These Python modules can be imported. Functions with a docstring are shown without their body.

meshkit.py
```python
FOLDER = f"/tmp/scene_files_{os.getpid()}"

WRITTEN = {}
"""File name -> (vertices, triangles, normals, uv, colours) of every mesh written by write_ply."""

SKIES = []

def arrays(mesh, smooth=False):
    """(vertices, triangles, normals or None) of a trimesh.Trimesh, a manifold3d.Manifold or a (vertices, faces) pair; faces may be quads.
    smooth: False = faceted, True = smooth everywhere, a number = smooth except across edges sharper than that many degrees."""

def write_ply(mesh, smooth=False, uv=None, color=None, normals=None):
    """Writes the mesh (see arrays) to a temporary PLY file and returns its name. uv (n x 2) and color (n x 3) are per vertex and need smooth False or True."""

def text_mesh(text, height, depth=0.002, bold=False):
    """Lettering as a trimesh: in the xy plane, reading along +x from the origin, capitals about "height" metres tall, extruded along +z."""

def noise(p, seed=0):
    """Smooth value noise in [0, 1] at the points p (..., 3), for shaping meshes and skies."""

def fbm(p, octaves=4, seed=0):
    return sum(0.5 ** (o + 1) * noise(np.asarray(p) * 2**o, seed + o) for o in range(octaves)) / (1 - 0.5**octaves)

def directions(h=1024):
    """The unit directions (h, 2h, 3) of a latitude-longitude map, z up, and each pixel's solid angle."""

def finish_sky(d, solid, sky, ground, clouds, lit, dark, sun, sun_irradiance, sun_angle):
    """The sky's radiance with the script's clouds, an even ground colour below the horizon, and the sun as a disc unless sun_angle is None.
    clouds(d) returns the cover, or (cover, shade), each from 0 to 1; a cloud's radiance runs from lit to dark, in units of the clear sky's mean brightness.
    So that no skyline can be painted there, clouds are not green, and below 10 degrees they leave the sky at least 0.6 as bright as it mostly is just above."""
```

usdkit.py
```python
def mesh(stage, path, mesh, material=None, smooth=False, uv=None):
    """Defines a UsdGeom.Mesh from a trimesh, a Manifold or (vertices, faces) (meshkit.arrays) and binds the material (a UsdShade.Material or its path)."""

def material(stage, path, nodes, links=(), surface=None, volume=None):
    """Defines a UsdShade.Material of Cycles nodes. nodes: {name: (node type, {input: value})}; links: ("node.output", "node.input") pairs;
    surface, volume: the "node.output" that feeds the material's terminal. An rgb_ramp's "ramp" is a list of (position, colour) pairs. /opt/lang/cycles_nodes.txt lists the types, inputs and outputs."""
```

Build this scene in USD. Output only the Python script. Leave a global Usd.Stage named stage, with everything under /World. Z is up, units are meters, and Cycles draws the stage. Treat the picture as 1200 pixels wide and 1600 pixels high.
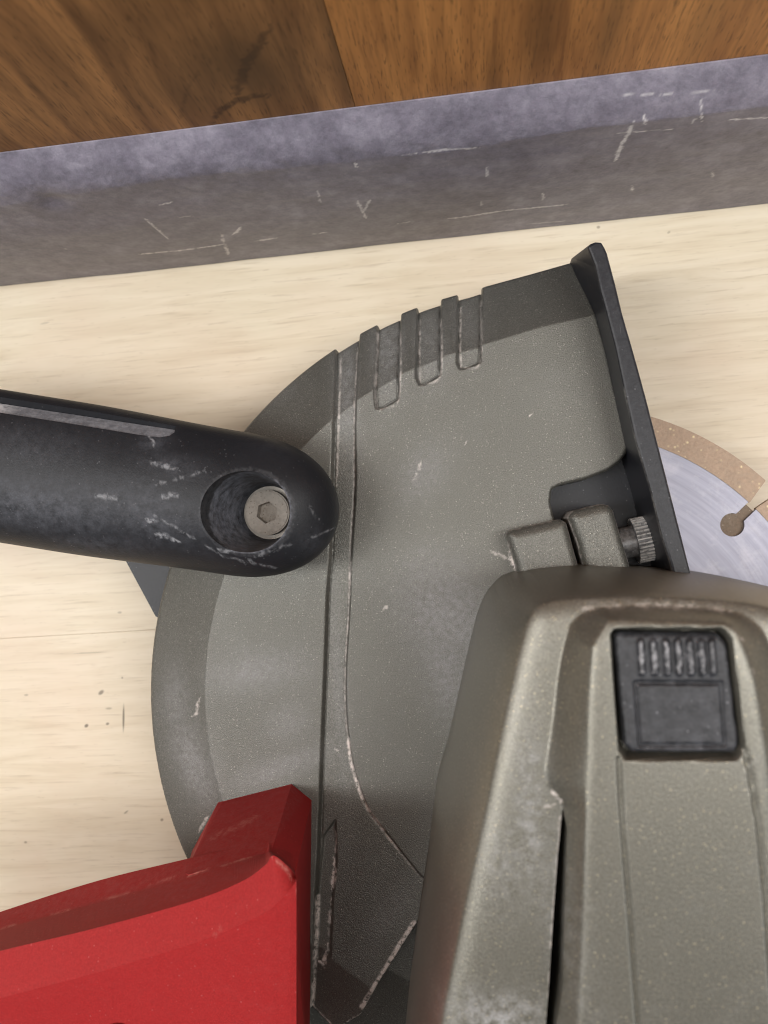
import math
import numpy as np, trimesh, shapely, manifold3d as m3
from shapely.geometry import Polygon, LineString, Point
from pxr import Usd, UsdGeom, UsdLux, UsdShade, Gf, Sdf, Vt
import usdkit
from meshkit import noise, fbm

stage = Usd.Stage.CreateInMemory()
UsdGeom.SetStageUpAxis(stage, UsdGeom.Tokens.z)
UsdGeom.SetStageMetersPerUnit(stage, 1.0)
UsdGeom.Xform.Define(stage, '/World')
UsdGeom.Scope.Define(stage, '/World/Looks')

# ------------------------------------------------------------------ camera
CAMZ, FPX = 0.375, 1300.0                       # metres above the floor; focal length for a picture 1200 wide
_n = np.array([150.0, 20.0, FPX]); _Z = -_n / np.linalg.norm(_n)
_d = -np.array([-11433.0, 821.0, 1300.0]); _X = _d - _Z * (_d @ _Z); _X /= np.linalg.norm(_X)
_Y = np.cross(_Z, _X)
R = np.array([_X, _Y, _Z])                      # camera (right, down, forward) -> world
C = np.array([0, 0, CAMZ])
cam = UsdGeom.Camera.Define(stage, '/World/camera')
right, up, back = R[:, 0], -R[:, 1], -R[:, 2]
M4 = np.eye(4); M4[0, :3], M4[1, :3], M4[2, :3], M4[3, :3] = right, up, back, C
cam.AddTransformOp().Set(Gf.Matrix4d(M4.tolist()))
cam.CreateHorizontalApertureAttr(36.0); cam.CreateVerticalApertureAttr(48.0)
cam.CreateFocalLengthAttr(36.0 * FPX / 1200)
cam.CreateClippingRangeAttr(Gf.Vec2f(0.01, 50))
cam.CreateFStopAttr(17.0); cam.CreateFocusDistanceAttr(0.305)
cam.CreateExposureAttr(0.06)

# ------------------------------------------------------------------ lamps (indoor ceiling lamps and a window's side light)
def rect_light(name, loc, target, w, h, power, color):
    l = UsdLux.RectLight.Define(stage, '/World/' + name)
    z = np.array(loc, float) - np.array(target, float); z /= np.linalg.norm(z)
    x = np.cross([0, 1, 0.01], z); x /= np.linalg.norm(x); y = np.cross(z, x)
    m = np.eye(4); m[0, :3], m[1, :3], m[2, :3], m[3, :3] = x, y, z, loc
    l.AddTransformOp().Set(Gf.Matrix4d(m.tolist()))
    l.CreateWidthAttr(w); l.CreateHeightAttr(h); l.CreateIntensityAttr(power); l.CreateColorAttr(Gf.Vec3f(*color))
rect_light('ceiling_lamp', (-0.05, -0.05, 1.7), (-0.05, -0.05, 0), 4.4, 0.34, 4.6, (1.0, 0.985, 0.96))
rect_light('ceiling_lamp_left', (-1.25, -0.06, 1.7), (-0.9, -0.06, 0), 1.2, 0.36, 12.5, (1.0, 0.99, 0.97))
rect_light('ceiling_lamp_right', (1.15, -0.06, 1.7), (0.8, -0.06, 0), 1.2, 0.36, 11.0, (1.0, 0.985, 0.96))
rect_light('ceiling_light_panel', (0.2, -1.2, 2.5), (0.2, -1.2, 0), 3.6, 1.7, 0.12, (0.97, 0.985, 1.0))
rect_light('window_light', (-1.9, -0.8, 1.2), (0, 0, 0.05), 1.2, 1.0, 1.1, (0.97, 0.98, 1.0))
rect_light('side_window_light', (2.3, -1.7, 1.3), (0, 0, 0.1), 1.6, 1.2, 2.6, (0.86, 0.93, 1.0))

# ------------------------------------------------------------------ helpers
def rays(p):
    p = np.atleast_2d(np.asarray(p, float))
    return np.stack([p[:, 0] - 600, p[:, 1] - 800, np.full(len(p), FPX)], 1) @ R.T
def at(p, z):                                   # where a point of the photograph lies at height z
    r = rays(p); t = (np.asarray(z, float) - CAMZ) / r[:, 2]
    return C + r * t[:, None]
def at_y(p, y):                                 # ... on the vertical plane at y
    r = rays(p); t = (np.asarray(y, float) - C[1]) / r[:, 1]
    return C + r * t[:, None]
def xy(p, z): return at(p, z)[:, :2]

used = {}
def numbered(parent, name):
    k = used.get((parent, name), 0); used[(parent, name)] = k + 1
    return name if k == 0 else f'{name}_{k:03d}'
ORIGIN = {'/World': np.zeros(3)}
def thing(name, label, cat, loc):
    n = numbered('/World', name); path = '/World/' + n
    x = UsdGeom.Xform.Define(stage, path); x.AddTranslateOp().Set(Gf.Vec3d(*map(float, loc)))
    x.GetPrim().SetCustomDataByKey('label', label)
    if cat: x.GetPrim().SetCustomDataByKey('category', cat)
    ORIGIN[path] = np.asarray(loc, float)
    return path
def part(name, mesh, mat, parent='/World', smooth=30, label=None, attrs=None, kind=None):
    path = parent + '/' + numbered(parent, name)
    o = ORIGIN[parent]; ORIGIN[path] = o
    if isinstance(mesh, tuple): mesh = (np.asarray(mesh[0]) - o, mesh[1])
    elif hasattr(mesh, 'to_mesh'):
        mm = mesh.to_mesh(); mesh = (np.asarray(mm.vert_properties[:, :3], float) - o, np.asarray(mm.tri_verts))
    else: mesh = (np.asarray(mesh.vertices) - o, np.asarray(mesh.faces))
    attr_fn = attrs
    if attr_fn is not None and smooth not in (True, False):   # split first so the attribute matches the vertices
        tm = trimesh.graph.smooth_shade(trimesh.Trimesh(*mesh, process=False), angle=np.radians(smooth), facet_minarea=None)
        mesh, smooth = (np.array(tm.vertices), np.array(tm.faces)), True
    m = usdkit.mesh(stage, path, mesh, mat, smooth=smooth)
    if attr_fn is not None:
        P = np.array(m.GetPointsAttr().Get()) + o
        for k, v in attr_fn(P).items():
            UsdGeom.PrimvarsAPI(m).CreatePrimvar(k, Sdf.ValueTypeNames.FloatArray, 'vertex').Set(Vt.FloatArray.FromNumpy(np.asarray(v, np.float32)))
    if label: m.GetPrim().SetCustomDataByKey('label', label)
    if kind: m.GetPrim().SetCustomDataByKey('kind', kind)
    return path

def seg_dist(P, line, closed=False):            # distance of points (n,2) to a polyline
    L = np.asarray(line, float); L = np.vstack([L, L[:1]]) if closed else L
    best = np.full(len(P), 1e9)
    for a, b in zip(L[:-1], L[1:]):
        ab = b - a; q = P - a
        t = np.clip((q @ ab) / max(ab @ ab, 1e-18), 0, 1)
        d2 = (q[:, 0] - t * ab[0]) ** 2 + (q[:, 1] - t * ab[1]) ** 2
        best = np.minimum(best, d2)
    return np.sqrt(best)
def sdist(P, poly):                             # signed distance, positive inside
    d = np.full(len(P), 1e9); geoms = getattr(poly, 'geoms', [poly])
    for g in geoms:
        d = np.minimum(d, seg_dist(P, np.array(g.exterior.coords)))
        for h in g.interiors: d = np.minimum(d, seg_dist(P, np.array(h.coords)))
    return np.where(shapely.contains_xy(poly, P[:, 0], P[:, 1]), d, -d)
def sstep(x, a, b):
    t = np.clip((x - a) / (b - a), 0, 1); return t * t * (3 - 2 * t)
def rounded(poly, r):
    return poly.buffer(-r).buffer(2 * r).buffer(-r)
def smooth_line(p, n=60):                       # Catmull-Rom through the points
    p = np.asarray(p, float); q = np.vstack([2 * p[0] - p[1], p, 2 * p[-1] - p[-2]])
    out = []
    m = max(2, n // (len(p) - 1))
    for i in range(1, len(q) - 2):
        t = np.linspace(0, 1, m, endpoint=False)[:, None]
        a, b, c, d = q[i - 1], q[i], q[i + 1], q[i + 2]
        out.append(0.5 * (2 * b + (c - a) * t + (2 * a - 5 * b + 4 * c - d) * t ** 2 + (3 * b - a - 3 * c + d) * t ** 3))
    return np.vstack(out + [p[-1:]])

def field(poly, zf, step, bottom=None):
    """A surface z = zf(xy) over a plan outline, its rim lying exactly on the outline, with side walls down to bottom."""
    x0, y0, x1, y1 = poly.bounds
    xs, ys = np.arange(x0 - step, x1 + 2 * step, step), np.arange(y0 - step, y1 + 2 * step, step)
    gx, gy = np.meshgrid(xs, ys); P = np.stack([gx.ravel(), gy.ravel()], 1); nx = len(xs)
    i, j = np.meshgrid(np.arange(nx - 1), np.arange(len(ys) - 1)); a = (j * nx + i).ravel()
    cen = P[a] + step / 2
    ok = shapely.contains_xy(poly, cen[:, 0], cen[:, 1])
    a = a[ok]
    f = np.vstack([np.stack([a, a + 1, a + nx + 1], 1), np.stack([a, a + nx + 1, a + nx], 1)])
    e = np.vstack([f[:, [0, 1]], f[:, [1, 2]], f[:, [2, 0]]])
    key = np.sort(e, 1); key = key[:, 0] * len(P) + key[:, 1]
    u, idx, cnt = np.unique(key, return_index=True, return_counts=True)
    rim = e[idx[cnt == 1]]
    rv = np.unique(rim)
    line = poly.boundary
    pts = shapely.points(P[rv])
    near = shapely.line_interpolate_point(line, shapely.line_locate_point(line, pts)) if line.geom_type == 'LineString' else None
    if near is None:
        best = None
        for g in line.geoms:
            q = shapely.line_interpolate_point(g, shapely.line_locate_point(g, pts)); d = shapely.distance(q, pts)
            if best is None: best, bd = shapely.get_coordinates(q), d
            else: c = shapely.get_coordinates(q); w = d < bd; best[w] = c[w]; bd = np.minimum(bd, d)
        P[rv] = best
    else: P[rv] = shapely.get_coordinates(near)
    keep = np.unique(f); new = np.full(len(P), -1); new[keep] = np.arange(len(keep))
    P, f, rim = P[keep], new[f], new[rim]
    V = np.column_stack([P, zf(P)])
    if bottom is not None:
        rr = np.unique(rim); m = np.full(len(V), -1); m[rr] = np.arange(len(rr))
        top, bot = V[rr].copy(), V[rr].copy(); bot[:, 2] = bottom
        k0, k1 = len(V), len(V) + len(rr)
        A, B = m[rim[:, 0]], m[rim[:, 1]]
        f = np.vstack([f, np.stack([k0 + B, k0 + A, k1 + A], 1), np.stack([k0 + B, k1 + A, k1 + B], 1)])
        V = np.vstack([V, top, bot])
    return V, f
def puff(poly, z1, r, step, bottom, extra=None):     # a plan outline with its upper edge rounded by r
    def zf(P):
        d = np.clip(sdist(P, poly), 0, r)
        z = z1 - r + np.sqrt(np.maximum(r * r - (r - d) ** 2, 0))
        return z + (extra(P) if extra else 0)
    return field(poly, zf, step, bottom)
def loft(rings, cap=True):                           # rings of equal length, listed from the top down, counter-clockwise seen from above
    rings = [np.asarray(r, float) for r in rings]; n = len(rings[0])
    V = np.vstack(rings); f = []
    k = np.arange(n); k2 = (k + 1) % n
    for i in range(len(rings) - 1):
        a, b = i * n, (i + 1) * n
        f += [np.stack([a + k2, a + k, b + k], 1), np.stack([a + k2, b + k, b + k2], 1)]
    for r, base, flip in ((rings[0], 0, False), (rings[-1], (len(rings) - 1) * n, True)):
        c = len(V); V = np.vstack([V, r.mean(0)])
        t = np.stack([base + k, base + k2, np.full(n, c)], 1)
        f.append(t[:, ::-1] if flip else t)
    return V, np.vstack(f)
def manifold(V, f):
    return m3.Manifold(m3.Mesh(np.asarray(V, np.float32), np.asarray(f, np.uint32)))
def extrude(poly, z0, z1):
    m = trimesh.creation.extrude_polygon(poly, z1 - z0, engine='earcut'); m.apply_translation([0, 0, z0]); return m
def hull(pts): return trimesh.convex.convex_hull(np.asarray(pts, float))

def strokes(P, items):                               # ragged wear mask: (polyline in the plane, width, strength)
    w = np.zeros(len(P))
    for k, (line, wd, st, *clean) in enumerate(items):
        line = np.asarray(line); lo, hi = line.min(0) - 4 * wd, line.max(0) + 4 * wd
        m = np.flatnonzero(np.all((P > lo) & (P < hi), 1))
        if not len(m): continue
        q = np.column_stack([P[m], np.full(len(m), k * 0.01)])
        j = np.stack([noise(q * 1100, 3), noise(q * 1100, 5)], 1) - 0.5
        br = fbm(q * 420, 3, 8)                       # the stroke thins and breaks along its way
        d = seg_dist(P[m] + j * wd * 1.1, line) / wd
        tip = np.minimum(np.hypot(*(P[m] - line[0]).T), np.hypot(*(P[m] - line[-1]).T))
        width = (0.45 + 1.1 * br) * (0.35 + 0.65 * sstep(tip, 0, 5 * wd))
        if clean:
            w[m] = np.maximum(w[m], st * (1 - sstep(seg_dist(P[m], line) / wd, 0.3, 1.0)) * (0.45 + 0.55 * sstep(br, 0.3, 0.6))); continue
        w[m] = np.maximum(w[m], st * (1 - sstep(d, width * 0.5, width * 1.15)) * sstep(br, 0.22, 0.5))
    return w
def blobs(P, items):                                 # soft patches: (centre, radius, strength)
    w = np.zeros(len(P))
    for c, (rx, ry), ang, s in items:
        q = P - np.asarray(c); ca, sa = math.cos(ang), math.sin(ang)
        u, v = (q[:, 0] * ca + q[:, 1] * sa) / rx, (-q[:, 0] * sa + q[:, 1] * ca) / ry
        w = np.maximum(w, s * np.exp(-(u * u + v * v)))
    return w

# ------------------------------------------------------------------ materials
def mat(name, nodes, links, surface='p.BSDF'):
    return usdkit.material(stage, '/World/Looks/' + name, nodes, links, surface=surface)
def speckled(name, base, base2, rough, fleck, fleck_amount, grain, bump, dust=(0.42, 0.43, 0.45), wear=(0.72, 0.66, 0.62), metal=0.0, fleck_scale=1500.0, dust_scale=420.0, spec=0.5, haze_amount=0.12, mottle=0.1, dust_lo=0.38, dust_hi=0.66):
    """Cast or moulded surface with grain, flecks, dust (mesh mask and thin overall) and rubbed edges (mesh mask)."""
    n = {
        'g': ('geometry', {}),
        'big': ('noise_texture', {'scale': 28.0, 'detail': 4.0, 'roughness': 0.6}),
        'bm': ('mix_color', {'a': base, 'b': base2}),
        'v': ('voronoi_texture', {'scale': fleck_scale, 'randomness': 1.0}),
        'vs': ('separate_color', {}),
        'vr': ('map_range', {'from_min': 1 - fleck_amount, 'from_max': 1.0, 'clamp': True}),
        'vd': ('map_range', {'from_min': 0.55, 'from_max': 0.1, 'to_min': 0.0, 'to_max': 1.0, 'clamp': True}),
        'vm': ('math', {'math_type': 'multiply'}),
        'fm': ('mix_color', {'b': fleck}),
        'da': ('attribute', {'attribute': 'dust'}),
        'dn': ('noise_texture', {'scale': dust_scale, 'detail': 6.0, 'roughness': 0.72}),
        'dr': ('map_range', {'from_min': dust_lo, 'from_max': dust_hi, 'clamp': True}),
        'dn2': ('noise_texture', {'scale': 46.0, 'detail': 5.0, 'roughness': 0.7}),
        'dr2': ('map_range', {'from_min': 0.5, 'from_max': 0.75, 'to_min': 0.0, 'to_max': haze_amount, 'clamp': True}),
        'dsum': ('math', {'math_type': 'add', 'use_clamp': True}),
        'dm': ('math', {'math_type': 'multiply', 'use_clamp': True}),
        'dmix': ('mix_color', {'b': dust}),
        'wa': ('attribute', {'attribute': 'wear'}),
        'wn': ('noise_texture', {'scale': 480.0, 'detail': 4.0, 'roughness': 0.7}),
        'wr': ('map_range', {'from_min': 0.36, 'from_max': 0.56, 'to_min': 0.0, 'to_max': 1.6, 'clamp': True}),
        'wm': ('math', {'math_type': 'multiply', 'use_clamp': True}),
        'wmix': ('mix_color', {'b': wear}),
        'gn': ('noise_texture', {'scale': grain, 'detail': 2.5, 'roughness': 0.55}),
        'b': ('bump', {'strength': 1.0, 'distance': bump}),
        'gr': ('map_range', {'from_min': 0.3, 'from_max': 0.7, 'to_min': 1 - mottle, 'to_max': 1 + mottle, 'clamp': True}),
        'gs': ('vector_math', {'math_type': 'scale'}),
        'rr': ('map_range', {'from_min': 0.0, 'from_max': 1.0, 'to_min': rough, 'to_max': min(0.95, rough + 0.3)}),
        'ms': ('math', {'math_type': 'add'}),
        'mr': ('map_range', {'from_min': 0.0, 'from_max': 0.6, 'to_min': metal, 'to_max': metal * 0.2, 'clamp': True}),
        'p': ('principled_bsdf', {'specular_ior_level': spec}),
    }
    L = [('g.position', k + '.vector') for k in ('big', 'v', 'dn', 'dn2', 'wn', 'gn')]
    L += [('big.fac', 'bm.fac'), ('v.color', 'vs.color'), ('vs.r', 'vr.value'), ('v.distance', 'vd.value'), ('vr.result', 'vm.value1'), ('vd.result', 'vm.value2'), ('vm.value', 'fm.fac'), ('bm.result', 'fm.a'),
          ('da.fac', 'dsum.value1'), ('dn2.fac', 'dr2.value'), ('dr2.result', 'dsum.value2'), ('dn.fac', 'dr.value'), ('dsum.value', 'dm.value1'), ('dr.result', 'dm.value2'), ('dm.value', 'dmix.fac'), ('fm.result', 'dmix.a'),
          ('dm.value', 'ms.value1'), ('wm.value', 'ms.value2'), ('ms.value', 'mr.value'), ('mr.result', 'p.metallic'), ('wa.fac', 'wm.value1'), ('wn.fac', 'wr.value'), ('wr.result', 'wm.value2'), ('wm.value', 'wmix.fac'), ('gn.fac', 'gr.value'), ('gr.result', 'gs.scale'), ('dmix.result', 'gs.vector1'), ('gs.vector', 'wmix.a'), ('wmix.result', 'p.base_color'),
          ('gn.fac', 'b.height'), ('b.normal', 'p.normal'), ('dm.value', 'rr.value'), ('rr.result', 'p.roughness')]
    return mat(name, n, L)

GUARD = speckled('guard_paint', (0.128, 0.127, 0.113), (0.15, 0.148, 0.133), 0.42, (0.5, 0.48, 0.42), 0.08, 2300.0, 0.0002, metal=0.5, fleck_scale=2300.0, mottle=0.32, dust=(0.41, 0.415, 0.43), dust_lo=0.2, dust_hi=0.9, haze_amount=0.1)
MOTOR = speckled('motor_paint', (0.175, 0.169, 0.143), (0.2, 0.192, 0.162), 0.4, (0.55, 0.48, 0.33), 0.08, 2000.0, 0.00008, fleck_scale=2000.0, haze_amount=0.12, metal=0.6, mottle=0.25)
BLACK = speckled('black_plastic', (0.012, 0.013, 0.016), (0.018, 0.019, 0.023), 0.48, (0.1, 0.1, 0.11), 0.03, 1500.0, 0.00008, spec=0.28, dust=(0.24, 0.25, 0.29), wear=(0.42, 0.43, 0.46), dust_scale=330.0, haze_amount=0.05, dust_lo=0.3, dust_hi=0.78)
SHOE = speckled('black_painted_steel', (0.012, 0.013, 0.017), (0.017, 0.018, 0.023), 0.42, (0.12, 0.12, 0.13), 0.03, 1200.0, 0.00006, dust=(0.25, 0.26, 0.28), wear=(0.35, 0.34, 0.32), haze_amount=0.06, spec=0.35)
CAP = speckled('brush_cap_plastic', (0.013, 0.014, 0.017), (0.02, 0.021, 0.025), 0.5, (0.2, 0.2, 0.22), 0.04, 1200.0, 0.0001, dust=(0.15, 0.155, 0.175), haze_amount=0.3, wear=(0.36, 0.36, 0.38))
RED = speckled('red_plastic', (0.34, 0.02, 0.022), (0.37, 0.027, 0.028), 0.6, (0.5, 0.1, 0.1), 0.02, 1500.0, 0.00005, dust=(0.36, 0.10, 0.10), wear=(0.52, 0.17, 0.15), haze_amount=0.1, spec=0.14)
SCREW = speckled('dusty_screw_steel', (0.4, 0.355, 0.31), (0.52, 0.47, 0.41), 0.6, (0.1, 0.07, 0.04), 0.2, 700.0, 0.0002, dust=(0.22, 0.17, 0.13), dust_scale=500.0, haze_amount=0.7)
KNOB = speckled('worn_knob_steel', (0.09, 0.09, 0.095), (0.13, 0.13, 0.13), 0.35, (0.4, 0.4, 0.4), 0.06, 900.0, 0.0001, dust=(0.5, 0.5, 0.5), wear=(0.55, 0.54, 0.52), metal=0.3, haze_amount=0.5)
SEGMENT = speckled('sintered_segment', (0.31, 0.215, 0.145), (0.39, 0.28, 0.2), 0.5, (0.85, 0.72, 0.42), 0.10, 900.0, 0.00015, dust=(0.45, 0.36, 0.28), metal=0.25, fleck_scale=800.0, haze_amount=0.4)
DARK = mat('dark_gap', {'p': ('principled_bsdf', {'base_color': (0.01, 0.01, 0.011), 'roughness': 0.8})}, [])

def lin(c): return tuple(((x / 255) ** 2.2) for x in c)

# ------------------------------------------------------------------ the setting: floor, wall, skirting
FX0, FX1 = -1.3, 1.3
y_base = float(at([(600, 383)], 0)[0, 1])
Y_SEAM = float(at([(120, 991)], 0)[0, 1])
BEND = 0.0075                                     # the skirting's upper part leans back by this much
WALL_Y = y_base + BEND + 0.0005
Z_TOP = float(at_y([(600, 163)], y_base + BEND)[0, 2])

def wood_floor(k, seed, marks=()):
    n = {
        'g': ('geometry', {}), 'mp': ('mapping', {'location': (seed * 3.1, seed * 1.7, 0), 'scale': (13.0, 150.0, 13.0)}),
        'n1': ('noise_texture', {'scale': 1.0, 'detail': 6.0, 'roughness': 0.62, 'distortion': 0.6}),
        'r1': ('rgb_ramp', {'ramp': [(0.28, lin((206, 190, 164))), (0.45, lin((216, 202, 177))), (0.6, lin((223, 210, 187))), (0.75, lin((218, 204, 179)))]}),
        'mp2': ('mapping', {'location': (seed, 0, 0), 'scale': (34.0, 620.0, 34.0)}),
        'n2': ('noise_texture', {'scale': 1.0, 'detail': 4.0, 'roughness': 0.6}),
        'r2': ('map_range', {'from_min': 0.56, 'from_max': 0.74, 'to_min': 0.0, 'to_max': 0.5, 'clamp': True}),
        'm2': ('mix_color', {'b': lin((172, 153, 127))}),
        'n3': ('noise_texture', {'scale': 11.0, 'detail': 4.0, 'roughness': 0.55, 'distortion': 0.5}),
        'r3': ('map_range', {'from_min': 0.45, 'from_max': 0.75, 'to_min': 0.0, 'to_max': 0.45, 'clamp': True}),
        'm3': ('mix_color', {'b': lin((214, 190, 168))}),
        'mp4': ('mapping', {'location': (seed, 0, 0), 'scale': (130.0, 800.0, 130.0)}),
        'n4': ('noise_texture', {'scale': 1.0, 'detail': 5.0, 'roughness': 0.65}),
        'r4': ('map_range', {'from_min': 0.60, 'from_max': 0.74, 'to_min': 0.0, 'to_max': 0.3, 'clamp': True}),
        'm4': ('mix_color', {'b': lin((150, 128, 100))}),
        'b': ('bump', {'strength': 0.6, 'distance': 0.0001}),
        'p': ('principled_bsdf', {'roughness': 0.42, 'specular_ior_level': 0.4}),
    }
    L = [('g.position', m + '.vector') for m in ('mp', 'mp2', 'n3', 'mp4')] + [('mp.vector', 'n1.vector'), ('n1.fac', 'r1.fac'), ('mp2.vector', 'n2.vector'), ('n2.fac', 'r2.value'), ('r2.result', 'm2.fac'), ('r1.color', 'm2.a'),
         ('n3.fac', 'r3.value'), ('r3.result', 'm3.fac'), ('m2.result', 'm3.a'), ('mp4.vector', 'n4.vector'), ('n4.fac', 'r4.value'), ('r4.result', 'm4.fac'), ('m3.result', 'm4.a'), ('n2.fac', 'b.height'), ('b.normal', 'p.normal')]
    last = 'm4.result'
    for i, (c, rx, ry, ang, s) in enumerate(marks):          # small stains and nicks
        n[f'd{i}'] = ('vector_math', {'vector_math_type': 'subtract', 'math_type': 'subtract', 'vector2': (c[0], c[1], 0.0)})
        n[f'e{i}'] = ('mapping', {'mapping_type': 'texture', 'rotation': (0, 0, ang), 'scale': (rx, ry, 1.0)})
        n[f'l{i}'] = ('vector_math', {'math_type': 'length'})
        n[f'o{i}'] = ('map_range', {'from_min': 1.15, 'from_max': 0.55, 'to_min': 0.0, 'to_max': s, 'clamp': True})
        n[f'x{i}'] = ('mix_color', {'b': lin((88, 76, 60))})
        n[f'd{i}'][1].pop('vector_math_type')
        L += [('g.position', f'd{i}.vector1'), (f'd{i}.vector', f'e{i}.vector'), (f'e{i}.vector', f'l{i}.vector1'), (f'l{i}.value', f'o{i}.value'), (f'o{i}.result', f'x{i}.fac'), (last, f'x{i}.a')]
        last = f'x{i}.result'
    L.append((last, 'p.base_color'))
    return mat(f'floor_plank_wood_{k}', n, L)

def pxm(p, z=0.0): return tuple(xy([p], z)[0])
PX = CAMZ / FPX                                   # one pixel of the photograph on the floor
near_marks = [(pxm((193, 1122)), 2.0 * PX, 23 * PX, -0.08, 0.75), (pxm((158, 1082)), 6 * PX, 3.4 * PX, 0.6, 0.7), (pxm((135, 1134)), 4 * PX, 3 * PX, 0.5, 0.8), (pxm((168, 1131)), 3.2 * PX, 2.4 * PX, 0.3, 0.7),
              (pxm((170, 1107)), 6 * PX, 2 * PX, 0, 0.4), (pxm((253, 1281)), 3 * PX, 2.5 * PX, 0.5, 0.6), (pxm((40, 1316)), 3 * PX, 2 * PX, 0, 0.5), (pxm((41, 1086)), 4 * PX, 2 * PX, 0, 0.4), (pxm((191, 1059)), 2 * PX, 2 * PX, 0, 0.5), (pxm((140, 1020)), 30 * PX, 1.2 * PX, 0, 0.35), (pxm((197, 1269)), 5 * PX, 1.6 * PX, 0.6, 0.5)]
far_marks = [(pxm((935, 355)), 3 * PX, 2.5 * PX, 0, 0.5), (pxm((125, 993)), 7 * PX, 2 * PX, 0, 0.5), (pxm((1045, 363)), 3 * PX, 2 * PX, 0.5, 0.35), (pxm((70, 505)), 9 * PX, 2 * PX, 0.1, 0.25), (pxm((187, 957)), 4 * PX, 2 * PX, 0, 0.4)]
fl = thing('floor', 'pale oak laminate floor under the saw', None, (0, 0, 0))
stage.GetPrimAtPath(fl).SetCustomDataByKey('kind', 'structure')
part('underlay', extrude(Polygon([(FX0, -1.7), (FX1, -1.7), (FX1, WALL_Y + 0.03), (FX0, WALL_Y + 0.03)]), -0.02, -0.0085), DARK, fl, smooth=False)
def plank(x0, x1, y0, y1):
    b, g = 0.00016, 0.00003
    r = lambda i, z: np.array([(x0 + i, y0 + i, z), (x1 - i, y0 + i, z), (x1 - i, y1 - i, z), (x0 + i, y1 - i, z)])
    return loft([r(g + b, 0.0), r(g, -0.00015), r(g, -0.008)])
edges = [WALL_Y + 0.03, Y_SEAM] + [Y_SEAM - 0.193 * k for k in range(1, 7)]
for r_, (ya, yb) in enumerate(zip(edges[1:], edges[:-1])):
    cut = [FX0, -0.42 + 0.31 * (r_ % 3) if r_ > 1 else (0.62, -0.55)[r_], FX1]
    for c_, (xa, xb) in enumerate(zip(cut[:-1], cut[1:])):
        part('plank', plank(xa, xb, ya, yb), wood_floor(f'{r_}_{c_}', 1.0 + r_ * 2.3 + c_ * 5.1, far_marks if r_ == 0 else near_marks if r_ == 1 else ()), fl, smooth=False)

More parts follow.
